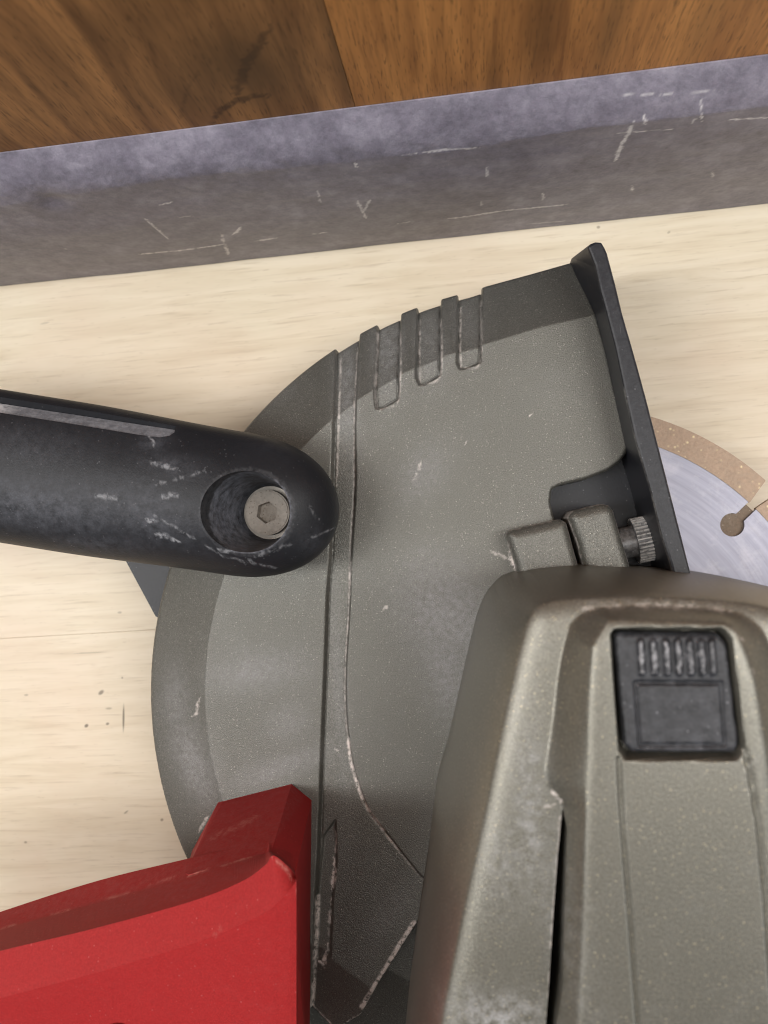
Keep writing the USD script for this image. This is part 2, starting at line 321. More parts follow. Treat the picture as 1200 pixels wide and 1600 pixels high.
def wall_wood(k, seed, dark, light, contrast, streaks):
    n = {
        'g': ('geometry', {}), 'mp': ('mapping', {'location': (seed, 0, seed * 0.7), 'scale': (95.0, 10.0, 9.0)}),
        'wob': ('noise_texture', {'scale': 9.0, 'detail': 3.0}), 'wv': ('vector_math', {'math_type': 'scale', 'scale': 0.9 * streaks}), 'wadd': ('vector_math', {'math_type': 'add'}),
        'n1': ('noise_texture', {'scale': 1.0, 'detail': 5.0, 'roughness': 0.6, 'distortion': 0.5}),
        'r1': ('rgb_ramp', {'ramp': [(0.3, dark), (0.47, tuple(0.5 * (a + b) for a, b in zip(dark, light))), (0.62, light)]}),
        'mp2': ('mapping', {'location': (seed * 2, 0, 0), 'scale': (900.0, 30.0, 60.0)}),
        'n2': ('noise_texture', {'scale': 1.0, 'detail': 3.0}),
        'r2': ('map_range', {'from_min': 0.5, 'from_max': 0.72, 'to_min': 0.0, 'to_max': 0.4, 'clamp': True}),
        'm2': ('mix_color', {'b': tuple(x * 0.5 for x in dark)}),
        'mp5': ('mapping', {'location': (seed, 0, 0), 'scale': (1600.0, 30.0, 170.0)}), 'n5': ('noise_texture', {'scale': 1.0, 'detail': 2.0}), 'r5': ('map_range', {'from_min': 0.58, 'from_max': 0.68, 'to_min': 0.0, 'to_max': 0.5, 'clamp': True}), 'm5': ('mix_color', {'b': tuple(x * 0.35 for x in dark)}),
        'w': ('attribute', {'attribute': 'wear'}), 'm3': ('mix_color', {'b': lin((48, 32, 20))}),
        'sh': ('attribute', {'attribute': 'dust'}), 'm4': ('mix_color', {'b': lin((92, 66, 40))}),
        'p': ('principled_bsdf', {'roughness': 0.5, 'specular_ior_level': 0.35}),
    }
    L = [('g.position', 'mp.vector'), ('g.position', 'wob.vector'), ('wob.color', 'wv.vector1'), ('mp.vector', 'wadd.vector1'), ('wv.vector', 'wadd.vector2'), ('wadd.vector', 'n1.vector'), ('n1.fac', 'r1.fac'),
         ('g.position', 'mp2.vector'), ('mp2.vector', 'n2.vector'), ('n2.fac', 'r2.value'), ('r2.result', 'm2.fac'), ('r1.color', 'm2.a'),
         ('sh.fac', 'm4.fac'), ('g.position', 'mp5.vector'), ('mp5.vector', 'n5.vector'), ('n5.fac', 'r5.value'), ('r5.result', 'm5.fac'), ('m2.result', 'm5.a'), ('m5.result', 'm4.a'), ('w.fac', 'm3.fac'), ('m4.result', 'm3.a'), ('m3.result', 'p.base_color')]
    return mat(f'wall_board_wood_{k}', n, L)

def sheet(x0, x1, z0, z1, step, yf):              # an upright surface facing -y
    xs, zs = np.arange(x0, x1 + step * .5, step), np.arange(z0, z1 + step * .5, step)
    gx, gz = np.meshgrid(xs, zs); x, z = gx.ravel(), gz.ravel()
    nx = len(xs); i, j = np.meshgrid(np.arange(nx - 1), np.arange(len(zs) - 1)); a = (j * nx + i).ravel()
    f = np.vstack([np.stack([a, a + 1, a + nx + 1], 1), np.stack([a, a + nx + 1, a + nx], 1)])
    return np.column_stack([x, yf(x, z), z]), f

wl = thing('wall', 'brown wood grain wall boards above the grey skirting', None, (0, WALL_Y, 0))
stage.GetPrimAtPath(wl).SetCustomDataByKey('kind', 'structure')
XJ = float(at_y([(550, 150)], WALL_Y)[0, 0])
pw = lambda p: at_y(p, WALL_Y)[:, [0, 2]]
knot = [(pw([(330, 192), (345, 172), (365, 160), (395, 151), (425, 149)]), 0.0018, 0.6), (pw([(425, 38), (405, 68), (385, 100), (375, 128), (368, 150)]), 0.0016, 0.5),
        (pw([(398, 70), (385, 92)]), 0.0026, 0.5), (pw([(300, 60), (320, 90), (345, 110)]), 0.0006, 0.3), (pw([(280, 190), (290, 150), (310, 110)]), 0.0008, 0.3)]
shade = [(pw([(375, 100)])[0], (0.022, 0.03), 0.0, 0.85), (pw([(300, 150)])[0], (0.012, 0.02), 0.3, 0.5), (pw([(525, 60)])[0], (0.004, 0.06), 0.0, 0.65), (pw([(260, 20)])[0], (0.035, 0.015), 0.2, 0.5)]
stre = [(pw([(770, 140), (762, 0)])[0], (0.003, 0.03), 0.0, 0.5), (pw([(845, 60)])[0], (0.006, 0.03), 0.0, 0.55), (pw([(955, 40)])[0], (0.0035, 0.03), 0.0, 0.55), (pw([(1105, 30)])[0], (0.004, 0.03), 0.0, 0.35)]
DARKW = wall_wood('dark', 3.3, lin((134, 92, 56)), lin((204, 145, 90)), 1, 1.5)
GOLDW = wall_wood('gold', 8.9, lin((164, 108, 60)), lin((226, 157, 90)), 1, 0.4)
for k in range(-6, 7):
    xa, xb = XJ + 0.19 * k + 0.0001, XJ + 0.19 * (k + 1) - 0.0001
    if xb < FX0 or xa > FX1: continue
    if k in (-1, 0):
        front = sheet(xa, xb, 0.0, 0.26, 0.001, lambda x, z: np.full(len(x), WALL_Y))
        front[0][:, 0] = np.clip(front[0][:, 0], xa, xb)
        front[0][:, 0][front[0][:, 0] > xb - 0.0012] = xb
        bk = trimesh.creation.box(bounds=[[xa, WALL_Y, 0.26], [xb, WALL_Y + 0.012, 2.4]])
        sd = trimesh.creation.box(bounds=[[xa, WALL_Y + 0.0003, 0], [xb, WALL_Y + 0.012, 0.26]])
        mesh = trimesh.util.concatenate([trimesh.Trimesh(*front, process=False), bk, sd])
    else: mesh = trimesh.creation.box(bounds=[[xa, WALL_Y, 0.0], [xb, WALL_Y + 0.012, 2.4]])
    fn = (lambda P, k=k: {'wear': strokes(P[:, [0, 2]], knot if k == -1 else []), 'dust': blobs(P[:, [0, 2]], shade if k == -1 else stre if k == 0 else [])})
    part('board', mesh, DARKW if k % 2 else GOLDW, wl, smooth=30, attrs=fn)
part('backing', trimesh.creation.box(bounds=[[FX0, WALL_Y + 0.013, 0.0], [FX1, WALL_Y + 0.05, 2.4]]), DARK, wl, smooth=False)

# skirting: a flexible grey strip, its upper third leaning back against the wall
from meshkit import fbm
_fp = at_y([(-40, 312), (0, 306), (200, 276), (400, 256), (600, 234), (700, 222), (900, 199), (1200, 170), (1300, 160)], y_base - 0.002)
def skirt_y(x, z):
    zf = np.interp(x, _fp[:, 0], _fp[:, 2]) - 0.007 * (1 - sstep(x, -0.06, 0.1)) + 0.006 * (fbm(np.stack([x * 22 + 5, x * 0, x * 0], -1), 3, 4) - 0.5) + 0.004 * (1 - sstep(x, 0.0, 0.1)) * (fbm(np.stack([x * 140, z * 140, x * 0], -1), 3, 4) - 0.5)
    crease = sstep(x, -0.06, 0.13)                  # sharper fold to the right
    t = np.clip((z - zf) / (Z_TOP - zf), 0, 1)
    lin_ = 0.02 + 0.6 * crease
    h = np.clip(z / zf, 0, 1)
    out = 0.002 * h * h * (3 - 2 * h) * np.where(z > zf, 1 - t, 1)
    lean = BEND * (lin_ * t + (1 - lin_) * t * t) - out
    bulge = (-0.0012 * np.sin(np.pi * h) + 0.0008 * (fbm(np.stack([x * 26, z * 50, x * 0], -1), 3, 9) - 0.5)) * (1 - t)
    dent = 0.0016 * np.exp(-(((x - DENT[0]) / 0.006) ** 2 + ((z - DENT[1]) / 0.006) ** 2))
    return np.minimum(y_base + lean + bulge + dent, WALL_Y - 0.0003)
DENT = tuple(at_y([(82, 305)], y_base)[0, [0, 2]])
ps = lambda p: at_y(p, y_base + 0.001)[:, [0, 2]]
pt = lambda p: at_y(p, y_base + 0.001)[:, [0, 2]]
W1 = 0.00048
sk_marks = [(ps([(215, 389), (280, 383), (350, 373)]), 1.5 * W1, 0.8), (ps([(345, 352), (350, 372), (357, 393)]), 1.6 * W1, 0.55), (ps([(363, 356), (370, 351), (375, 343)]), 2 * W1, 0.9), (ps([(225, 326), (245, 345), (262, 362)]), W1, 0.55),
            (ps([(248, 306), (268, 302)]), 1.4 * W1, 0.7), (ps([(396, 369), (433, 363)]), 1.5 * W1, 0.75), (ps([(486, 357), (511, 354)]), 1.4 * W1, 0.85), (ps([(557, 299), (572, 331)]), 1.2 * W1, 0.6), (ps([(578, 296), (566, 320)]), 1.1 * W1, 0.5),
            (ps([(698, 333), (740, 328), (780, 321), (885, 311)]), 1.6 * W1, 0.65), (ps([(622, 341), (638, 338)]), 1.8 * W1, 0.85), (ps([(961, 237), (966, 220), (975, 204), (990, 176)]), 1.6 * W1, 0.7), (ps([(760, 245), (760, 263)]), W1, 0.5),
            (ps([(848, 290), (848, 303)]), 1.1 * W1, 0.55), (ps([(987, 279), (987, 290)]), 1.3 * W1, 0.7), (ps([(1112, 256), (1114, 269)]), W1, 0.55), (ps([(625, 230), (655, 227)]), 1.2 * W1, 0.8), (ps([(660, 226), (750, 217)]), W1, 0.5),
            (pt([(1095, 150), (1095, 175)]), 0.8 * W1, 0.8), (pt([(960, 194), (1010, 190), (1050, 186)]), 0.7 * W1, 0.7), (pt([(1130, 172), (1200, 168)]), 0.8 * W1, 0.75), (pt([(1005, 170), (1008, 180)]), 1.2 * W1, 0.6), (pt([(1080, 178), (1086, 170)]), 1.2 * W1, 0.6),
            (ps([(820, 346), (885, 341)]), 1.2 * W1, 0.35), (ps([(553, 242), (556, 247)]), 1.6 * W1, 0.7), (ps([(495, 283), (500, 303)]), W1, 0.45), (ps([(750, 300), (752, 312)]), W1, 0.4),
            (pt([(960, 160), (1060, 152), (1120, 146)]), 0.4 * W1, 0.35), (ps([(280, 325), (305, 322)]), W1, 0.25), (ps([(100, 375), (104, 379)]), 1.3 * W1, 0.4)]
SKIRT = mat('grey_vinyl', {
    'g': ('geometry', {}), 'n1': ('noise_texture', {'scale': 70.0, 'detail': 8.0, 'roughness': 0.75}),
    'r1': ('rgb_ramp', {'ramp': [(0.32, lin((98, 94, 105))), (0.5, lin((124, 120, 132))), (0.66, lin((156, 151, 164)))]}),
    'n2': ('noise_texture', {'scale': 330.0, 'detail': 5.0, 'roughness': 0.75}), 'r2': ('map_range', {'from_min': 0.38, 'from_max': 0.7, 'to_min': 0.0, 'to_max': 0.5, 'clamp': True}), 'm2': ('mix_color', {'b': lin((150, 142, 158))}),
    'w': ('attribute', {'attribute': 'wear'}), 'wn': ('noise_texture', {'scale': 600.0, 'detail': 3.0}), 'wr': ('map_range', {'from_min': 0.3, 'from_max': 0.55, 'to_min': 0.8, 'to_max': 1.6, 'clamp': True}), 'wm': ('math', {'math_type': 'multiply', 'use_clamp': True}), 'm3': ('mix_color', {'b': lin((226, 221, 224))}),
    'b': ('bump', {'strength': 0.8, 'distance': 0.0004}), 'p': ('principled_bsdf', {'roughness': 0.42, 'specular_ior_level': 0.5})},
    [('g.position', 'n1.vector'), ('g.position', 'n2.vector'), ('g.position', 'wn.vector'), ('n1.fac', 'r1.fac'), ('n2.fac', 'r2.value'), ('r2.result', 'm2.fac'), ('r1.color', 'm2.a'), ('w.fac', 'wm.value1'), ('wn.fac', 'wr.value'), ('wr.result', 'wm.value2'), ('wm.value', 'm3.fac'), ('m2.result', 'm3.a'), ('m3.result', 'p.base_color'), ('n2.fac', 'b.height'), ('b.normal', 'p.normal')])
def skirting(x0, x1, step):
    V, f = sheet(x0, x1, 0.0006, Z_TOP, step, skirt_y)
    nx = len(np.arange(x0, x1 + step * .5, step)); n = len(V)
    t = np.arange(n - nx, n)                        # thin upper edge back to the wall
    bt = V[t].copy(); bt[:, 1] = np.maximum(bt[:, 1], WALL_Y - 0.0001); V2 = np.vstack([V, V[t], bt])
    a = n + np.arange(nx - 1); f2 = np.vstack([np.stack([a, a + 1, a + 1 + nx], 1), np.stack([a, a + 1 + nx, a + nx], 1)])
    return V2, np.vstack([f, f2])
V_, f_ = skirting(-0.30, 0.25, 0.0006)
ends = []
for xa, xb in ((FX0, -0.30), (0.25, FX1)):
    v, f = skirting(xa, xb, 0.01); ends.append((v, f))
tot, k0 = [V_], len(V_); tf = [f_]
for v, f in ends: tot.append(v); tf.append(f + k0); k0 += len(v)
sp = part('skirting', (np.vstack(tot), np.vstack(tf)), SKIRT, '/World', smooth=True, attrs=lambda P: {'wear': strokes(P[:, [0, 2]], sk_marks)})
stage.GetPrimAtPath(sp).SetCustomDataByKey('label', 'scratched purple-grey vinyl skirting along the foot of the wood wall')
stage.GetPrimAtPath(sp).SetCustomDataByKey('category', 'skirting')

# ------------------------------------------------------------------ the saw
saw = thing('circular_saw', 'grey and red power saw with black handle lying on its side on the floor', 'power saw', (*xy([(700, 1000)], 0)[0], 0))

# --- blade guard
ZT, ZO = 0.060, 0.046
cx, cy = 875.0, 1080.0
th = np.radians(np.arange(103, 219, 2.0))          # measured counter-clockwise from the right
arc = np.stack([cx + 641 * np.cos(th), cy - 641 * np.sin(th)], 1)
out = [((878, 414), ZO), ((750, 449), ZO)]
out_pts = np.vstack([xy([(897, 408)], ZO), xy([(830, 427)], ZO), xy([(760, 446)], ZO), xy(arc, ZO)])
edge_r = [((862, 765), ZT), ((875, 758), ZT), ((917, 748), ZT), ((950, 735), ZT), ((968, 722), ZT), ((978, 709), ZT), ((983, 697), ZT), ((983, 684), ZT), ((977, 655), ZT), ((963, 605), ZT), ((948, 541), ZT), ((930, 480), ZT), ((913, 442), 0.053)]
right_pts = np.vstack([xy([(300, 1560)], ZO), xy([(250, 1900)], ZO), xy([(900, 1900)], ZT), xy([(875, 900)], ZT), xy([(867, 812)], ZT), xy([(860, 785)], ZT)] + [xy([p], z) for p, z in edge_r])
G_OUT = Polygon(np.vstack([out_pts, right_pts]))
thi = np.radians(np.arange(104, 272, 2.0))
inner = np.vstack([xy([(1120, 452), (933, 491), (845, 511)], ZT), xy(np.stack([cx + 554 * np.cos(thi), cy - 554 * np.sin(thi)], 1), ZT)])
G_IN = Polygon(np.vstack([inner, xy([(900, 2100), (1500, 1700)], ZT)]))
rim_line = np.vstack([out_pts])
bl_left = smooth_line([(525, 500), (525, 544), (519, 760), (517, 858), (512, 933), (509, 1025), (503, 1183), (498, 1329), (492, 1430), (490, 1565)], 80)
bl_right = smooth_line([(562, 480), (560, 529), (554, 652), (554, 760), (548, 862), (545, 954), (540, 1037), (540, 1108), (546, 1171), (556, 1217), (575, 1267), (600, 1300), (629, 1337), (658, 1372), (700, 1415)], 100)
def zline(px):                                      # height of the guard below a pixel, roughly
    px = np.asarray(px); d = np.hypot(px[:, 0] - cx, px[:, 1] - cy)
    return ZT - (ZT - ZO) * np.clip((d - 554) / 87, 0, 1)
gx = lambda px: xy(px, zline(px))
hexa = [(490, 1565), (528, 1599), (566, 1582), (590, 1543), (650, 1449), (720, 1350)]
band = Polygon(np.vstack([gx(bl_left), gx(hexa), gx(bl_right[::-1])])).buffer(0)
grooves = []
for l in ([(590, 470), (590, 510), (586, 622), (588, 636), (597, 637), (622, 622), (625, 500), (625, 462)], [(652, 440), (651, 590), (656, 599), (664, 599), (687, 585), (688, 480), (688, 430)], [(716, 420), (715, 566), (719, 574), (727, 574), (750, 565), (752, 460), (752, 400)]):
    grooves.append(Polygon(gx(l)).buffer(0))
slot = Polygon(gx([(523, 1282), (525, 1345), (519, 1405), (515, 1500), (494, 1502), (495, 1400), (503, 1310)]))
low = Polygon(gx([(470, 1568), (490, 1565), (528, 1599), (566, 1582), (590, 1543), (650, 1449), (720, 1350), (900, 1350), (900, 1900), (470, 1900)]))
ring = G_OUT.difference(G_OUT.buffer(-0.0019))
cutters = [g for g in grooves] + [Polygon(gx(np.vstack([bl_left[:12], bl_right[11::-1]]))).buffer(0)]
for g in cutters: G_OUT = G_OUT.difference(g.intersection(ring))
G_OUT = max(getattr(G_OUT, 'geoms', [G_OUT]), key=lambda g: g.area)
G_OUT = G_OUT.buffer(-0.0005).buffer(0.0010).buffer(-0.0005)
gl, gr = gx(bl_left), gx(bl_right)
def guard_z(P):
    d_in = seg_dist(P, inner); out_in = ~shapely.contains_xy(G_IN, P[:, 0], P[:, 1])
    d_out = seg_dist(P, rim_line)
    t = np.where(out_in, d_in / np.maximum(d_in + d_out, 1e-9), 0)
    z = ZT - (ZT - ZO) * t
    edge = sdist(P, G_OUT)                         # rolled outer edges
    r = 0.0016; e = np.clip(edge, 0, r); z -= (r - np.sqrt(np.maximum(r * r - (r - e) ** 2, 0))) * 0.8
    z -= 0.0019 * sstep(sdist(P, band), -0.0003, 0.0003)
    z -= 0.0007 * (1 - sstep(seg_dist(P, gr), 0.0002, 0.0007)) * (P[:, 1] > gr[:, 1].min())
    z -= 0.0008 * (1 - sstep(seg_dist(P, gl), 0.0002, 0.0008)) * (P[:, 1] > gl[:, 1].min())
    for g in grooves:
        s = sdist(P, g)
        z -= 0.0024 * sstep(s, -0.0003, 0.0003) + 0.0009 * (1 - sstep(np.abs(s), 0.0002, 0.0007))
    z -= 0.0012 * sstep(sdist(P, slot), -0.0002, 0.0005)
    z -= 0.02 * sstep(sdist(P, low), -0.0003, 0.0006)
    return z
w = 0.00042
off_ = np.array([-0.0004, -0.0001])
g_wear = [(gx(bl_right[8:]) + off_, 1.3 * w, 0.5, 1), (gx(smooth_line([(545, 1155), (549, 1190), (558, 1222), (572, 1258), (600, 1297)], 40)) + off_, 2.6 * w, 1.2, 1), (gx(smooth_line([(575, 1267), (600, 1300), (629, 1337)], 20)) + off_, 1.8 * w, 0.8, 1), (gx([(519, 1345), (520, 1362), (518, 1382), (516, 1400)]), 2.6 * w, 1.4), (gx([(524, 1300), (522, 1340)]), 0.9 * w, 0.7), (gx([(515, 1405), (510, 1490)]), 1.4 * w, 0.65),
          (gx([(495, 1405), (492, 1480), (491, 1565), (510, 1582), (528, 1598)]), 2.4 * w, 1.3, 1), (gx([(646, 1447), (607, 1509), (566, 1572)]), 3.6 * w, 1.6, 1), (gx([(566, 1580), (530, 1598)]), 1.2 * w, 0.7), (gx([(508, 1490), (505, 1510), (498, 1503)]), 3 * w, 0.9),
          (gx([(660, 715), (652, 740), (645, 752)]), 1.6 * w, 0.4), (gx([(827, 649), (832, 645)]), 1.6 * w, 0.8), (gx([(727, 695), (730, 690)]), 1.5 * w, 0.7), (gx([(765, 860), (800, 877)]), 2 * w, 0.45), (gx([(795, 840), (799, 870), (806, 892)]), 2.4 * w, 0.9),
          (gx([(598, 955), (605, 945)]), 2 * w, 0.45), (gx([(520, 1172), (526, 1176)]), 2 * w, 0.5), (gx([(312, 1090), (306, 1115), (300, 1118)]), 2.5 * w, 0.55), (gx([(548, 870), (546, 900), (546, 930)]), 1.6 * w, 0.7), (gx([(325, 1275), (310, 1300)]), 1.4 * w, 0.5)]
for g_ in ([(588, 520), (585, 630), (600, 638), (622, 622), (624, 520)], [(654, 500), (654, 592), (664, 600), (687, 586), (687, 500)], [(718, 480), (718, 566), (727, 575), (749, 566), (750, 470)], [(530, 560), (523, 760)]):
    g_wear.append((gx(smooth_line(g_, 30)) + np.array([0.0004, 0.0004]), 1.5 * w, 0.5, 1))
mm = 0.001
g_dust = [(gx([(705, 965)])[0], (15 * mm, 20 * mm), 0.5, 1.0), (gx([(700, 1040)])[0], (9 * mm, 22 * mm), 0.2, 0.85), (gx([(400, 1050)])[0], (20 * mm, 8 * mm), 0.1, 0.5), (gx([(300, 1190)])[0], (9 * mm, 20 * mm), 0.3, 0.7), (gx([(275, 1100)])[0], (8 * mm, 16 * mm), 0.0, 0.5),
          (gx([(440, 1200)])[0], (20 * mm, 5 * mm), 0.3, 0.5), (gx([(450, 1130)])[0], (9 * mm, 8 * mm), 0.3, 0.35), (gx([(605, 550)])[0], (7 * mm, 20 * mm), 0.0, 0.55), (gx([(670, 530)])[0], (7 * mm, 18 * mm), 0.0, 0.4), (gx([(540, 600)])[0], (5 * mm, 26 * mm), 0.0, 0.55), (gx([(730, 505)])[0], (7 * mm, 14 * mm), 0.0, 0.3),
          (gx([(660, 740)])[0], (8 * mm, 12 * mm), -0.6, 0.4), (gx([(430, 610)])[0], (10 * mm, 6 * mm), 0.5, 0.25), (gx([(610, 1430)])[0], (12 * mm, 5 * mm), 1.0, 0.3), (gx([(530, 1100)])[0], (3 * mm, 40 * mm), 0.0, 0.3)]
guard = part('blade_guard', field(G_OUT, guard_z, 0.00045, 0.004), GUARD, saw, smooth=True, attrs=lambda P: {'wear': 0.75 * strokes(P[:, :2], g_wear), 'dust': blobs(P[:, :2], g_dust)})

# --- black inner plate in the cut-out of the guard, and lugs
plate_d = [((905, 790), (10, 6), 0.3), ((955, 765), (8, 5), 0.3)]
part('inner_plate', puff(Polygon(xy([(845, 720), (1000, 660), (1062, 900), (1062, 960), (845, 960)], 0.046)), 0.046, 0.001, 0.001, 0.008), SHOE, saw, smooth=True, label='black recessed plate seen through the cut-out of the guard')
ZL = 0.071
for l, z in (([(790, 836), (796, 829), (876, 811), (886, 816), (905, 885), (915, 940), (815, 940), (806, 885)], ZL), ([(888, 808), (896, 798), (940, 787), (953, 789), (960, 797), (985, 880), (1000, 940), (926, 940), (904, 850)], ZL + 0.001)):
    poly = rounded(Polygon(xy(l, z)), 0.0012)
    lw = [(np.array(poly.exterior.coords)[:], 0.0004, 0.35)]
    part('clamp_lug', puff(poly, z, 0.0042, 0.00045, 0.03), GUARD, saw, smooth=True, attrs=lambda P, lw=lw: {'wear': strokes(P[:, :2], lw) * (P[:, 2] < ZL - 0.003), 'dust': np.zeros(len(P))})

# --- knurled knob
def along(m, centre, direction):
    z = np.asarray(direction, float); z /= np.linalg.norm(z); x = np.cross([0, 0, 1.0], z); x /= np.linalg.norm(x); y = np.cross(z, x)
    T = np.eye(4); T[:3, 0], T[:3, 1], T[:3, 2], T[:3, 3] = x, y, z, centre
    m = m.copy(); m.apply_transform(T); return m
kz = 0.054
ka, kb = at([(980, 848)], kz)[0], at([(1022, 839)], kz)[0]
kd = (kb - ka) / np.linalg.norm(kb - ka); kl = np.linalg.norm(kb - ka)
def gear(r, depth, n):
    a = np.arange(n * 4) * 2 * np.pi / (n * 4); rr = np.where(np.arange(n * 4) % 4 < 2, r, r - depth)
    return Polygon(np.stack([rr * np.cos(a), rr * np.sin(a)], 1))
knm = trimesh.util.concatenate([along(extrude(gear(0.0086, 0.0008, 34), 0, 0.0066), ka + kd * 0.0026, kd), along(extrude(Point(0, 0).buffer(0.0063), 0, 0.0006), ka + kd * 0.0088, kd), along(extrude(Point(0, 0).buffer(0.0060), -0.006, 0.0026), ka, kd)])
knob = part('adjusting_knob', knm, KNOB, saw, smooth=25, label='small knurled steel knob beside the black base plate', attrs=lambda P: {'wear': 0.75 * (np.linalg.norm(np.cross(P - ka, kd), axis=1) > 0.0082) * ((P - ka) @ kd > 0.002), 'dust': np.full(len(P), 0.35)})

# --- base plate (on edge, beyond the guard)
ZR = 0.079
rl = [(919, 387), (930, 415), (938, 453), (947, 485), (962, 543), (976, 610), (992, 683), (1017, 767), (1033, 833), (1048, 883), (1075, 1000), (1110, 1150)]
rr = [(1150, 1150), (1106, 1000), (1078, 888), (1064, 833), (1048, 770), (1025, 680), (1009, 618), (992, 556), (973, 490), (961, 440), (949, 395), (945, 386), (940, 378), (931, 377), (923, 380)]
top = at(rl + rr, ZR)
c2 = np.array(Polygon(top[:, :2]).exterior.coords)
ccw = Polygon(top[:, :2]).exterior.is_ccw
def ins(pts, d, z):                                 # moved inwards by d in plan
    p = np.asarray(pts)[:, :2]; n = len(p); t = np.roll(p, -1, 0) - np.roll(p, 1, 0); t /= np.linalg.norm(t, axis=1, keepdims=True)
    nrm = np.stack([-t[:, 1], t[:, 0]], 1) * (1 if ccw else -1)
    return np.column_stack([p + nrm * d, np.full(n, z)])
lowr = top.copy(); lowr[:, 2] = 0.050
k = len(rl)
lowr[:k, 0] -= 0.0005; lowr[0] = at([(893, 404)], 0.050)[0]; lowr[1] = at([(899, 428)], 0.050)[0]; lowr[-1] = at([(906, 394)], 0.052)[0]
rings = [ins(top, 0.0009, ZR), ins(top, 0.0003, ZR - 0.0003), ins(top, 0, ZR - 0.001), lowr, np.column_stack([lowr[:, :2], np.full(len(top), 0.002)])]
if not ccw: rings = [r[::-1] for r in rings]
V, f = loft(rings); 
# replace the star-shaped caps by strips between the two long sides
n = len(top); f = f[:-2 * n]
q = []
for i in range(k - 1):
    a, b = i, i + 1; c, d_ = n - 1 - i, n - 2 - i
    q += [(a, b, d_), (a, d_, c)]
q.append((k - 1, k, n - 1 - (k - 1)))
q = np.array(q)
if not ccw: q = (n - 1 - q)[:, ::-1] if False else n - 1 - q
def up_facing(V, q):
    nz = np.cross(V[q[:, 1]] - V[q[:, 0]], V[q[:, 2]] - V[q[:, 0]])[:, 2]; q = q.copy(); q[nz < 0] = q[nz < 0][:, ::-1]; return q
f = np.vstack([f, up_facing(V, q)])
rim_w = [(xy(rl[5:], ZR), 0.0004, 0.25, 1), (xy(rr[2:], ZR), 0.0003, 0.2), (xy([(971, 515), (973, 517)], ZR), 0.0009, 1.2)]
tmsh = trimesh.Trimesh(V, f, process=False)
for _ in range(5):
    e = tmsh.edges_unique_length.max()
    if e < 0.004: break
    tmsh = trimesh.Trimesh(*trimesh.remesh.subdivide_to_size(tmsh.vertices, tmsh.faces, 0.003, max_iter=20), process=True)
part('base_plate', tmsh, SHOE, saw, smooth=28, label='black steel base plate standing on edge beside the guard', attrs=lambda P: {'wear': strokes(P[:, :2], rim_w) * (P[:, 2] > ZR - 0.0012), 'dust': 0.05 * (P[:, 2] > ZR - 0.002)})

# --- diamond blade
ZB = 0.028
bc = at([(880, 1072)], ZB)[0]
sc = (CAMZ - ZB) / FPX
k0 = at([(1143, 820)], ZB)[0] - bc; ang0 = math.atan2(k0[1], k0[0])
RO, RI = 431 * sc, 391 * sc
body = Point(0, 0).buffer(RI + 0.0004, 128)
NS = 12
def ray_poly(a, r0, r1, w0):
    c, s = math.cos(a), math.sin(a); return LineString([(r0 * c, r0 * s), (r1 * c, r1 * s)]).buffer(w0, cap_style=2)
for i in range(NS):
    a = ang0 + i * 2 * math.pi / NS; rk = np.linalg.norm(k0[:2])
    body = body.difference(Point(rk * math.cos(a), rk * math.sin(a)).buffer(17.5 * sc, 24)).difference(ray_poly(a, rk, RO, 0.0021))
body = body.difference(Point(0, 0).buffer(0.0111, 32))
bm = extrude(body, ZB - 0.0011, ZB + 0.0011); bm.apply_translation([bc[0], bc[1], 0])
STEEL = mat('brushed_blade_steel', {
    'g': ('geometry', {}), 'd': ('vector_math', {'math_type': 'subtract', 'vector2': tuple(bc)}), 'l': ('vector_math', {'math_type': 'length'}), 'sx': ('separate_xyz', {}), 'at': ('math', {'math_type': 'arctan2'}), 'am': ('math', {'math_type': 'multiply', 'value2': 2.2}), 'lm': ('math', {'math_type': 'multiply', 'value2': 420.0}),
    'cx': ('combine_xyz', {}), 'n': ('noise_texture', {'scale': 1.0, 'detail': 5.0, 'roughness': 0.65}), 'r': ('rgb_ramp', {'ramp': [(0.3, (0.29, 0.29, 0.35)), (0.5, (0.34, 0.345, 0.42)), (0.7, (0.4, 0.4, 0.48))]}),
    'n2': ('noise_texture', {'scale': 90.0, 'detail': 5.0, 'roughness': 0.7}), 'r2': ('map_range', {'from_min': 0.5, 'from_max': 0.8, 'to_min': 0.0, 'to_max': 0.5, 'clamp': True}), 'm2': ('mix_color', {'b': (0.62, 0.6, 0.64)}),
    'b': ('bump', {'strength': 0.5, 'distance': 0.0001}), 'p': ('principled_bsdf', {'metallic': 0.35, 'roughness': 0.5})},
    [('g.position', 'd.vector1'), ('d.vector', 'l.vector1'), ('d.vector', 'sx.vector'), ('sx.y', 'at.value1'), ('sx.x', 'at.value2'), ('at.value', 'am.value1'), ('l.value', 'lm.value1'), ('lm.value', 'cx.x'), ('am.value', 'cx.y'), ('cx.vector', 'n.vector'), ('n.fac', 'r.fac'), ('g.position', 'n2.vector'), ('n2.fac', 'r2.value'), ('r2.result', 'm2.fac'), ('r.color', 'm2.a'), ('m2.result', 'p.base_color'), ('n.fac', 'b.height'), ('b.normal', 'p.normal')])
blade = part('saw_blade', bm, STEEL, saw, smooth=30, label='pale steel diamond blade with a keyhole slot, showing past the base plate')
kh = Point(rk * math.cos(ang0), rk * math.sin(ang0)).buffer(17.4 * sc, 24).union(ray_poly(ang0, rk, RI - 0.001, 0.002))
kd_ = extrude(kh, ZB - 0.0009, ZB - 0.0004); kd_.apply_translation([bc[0], bc[1], 0])
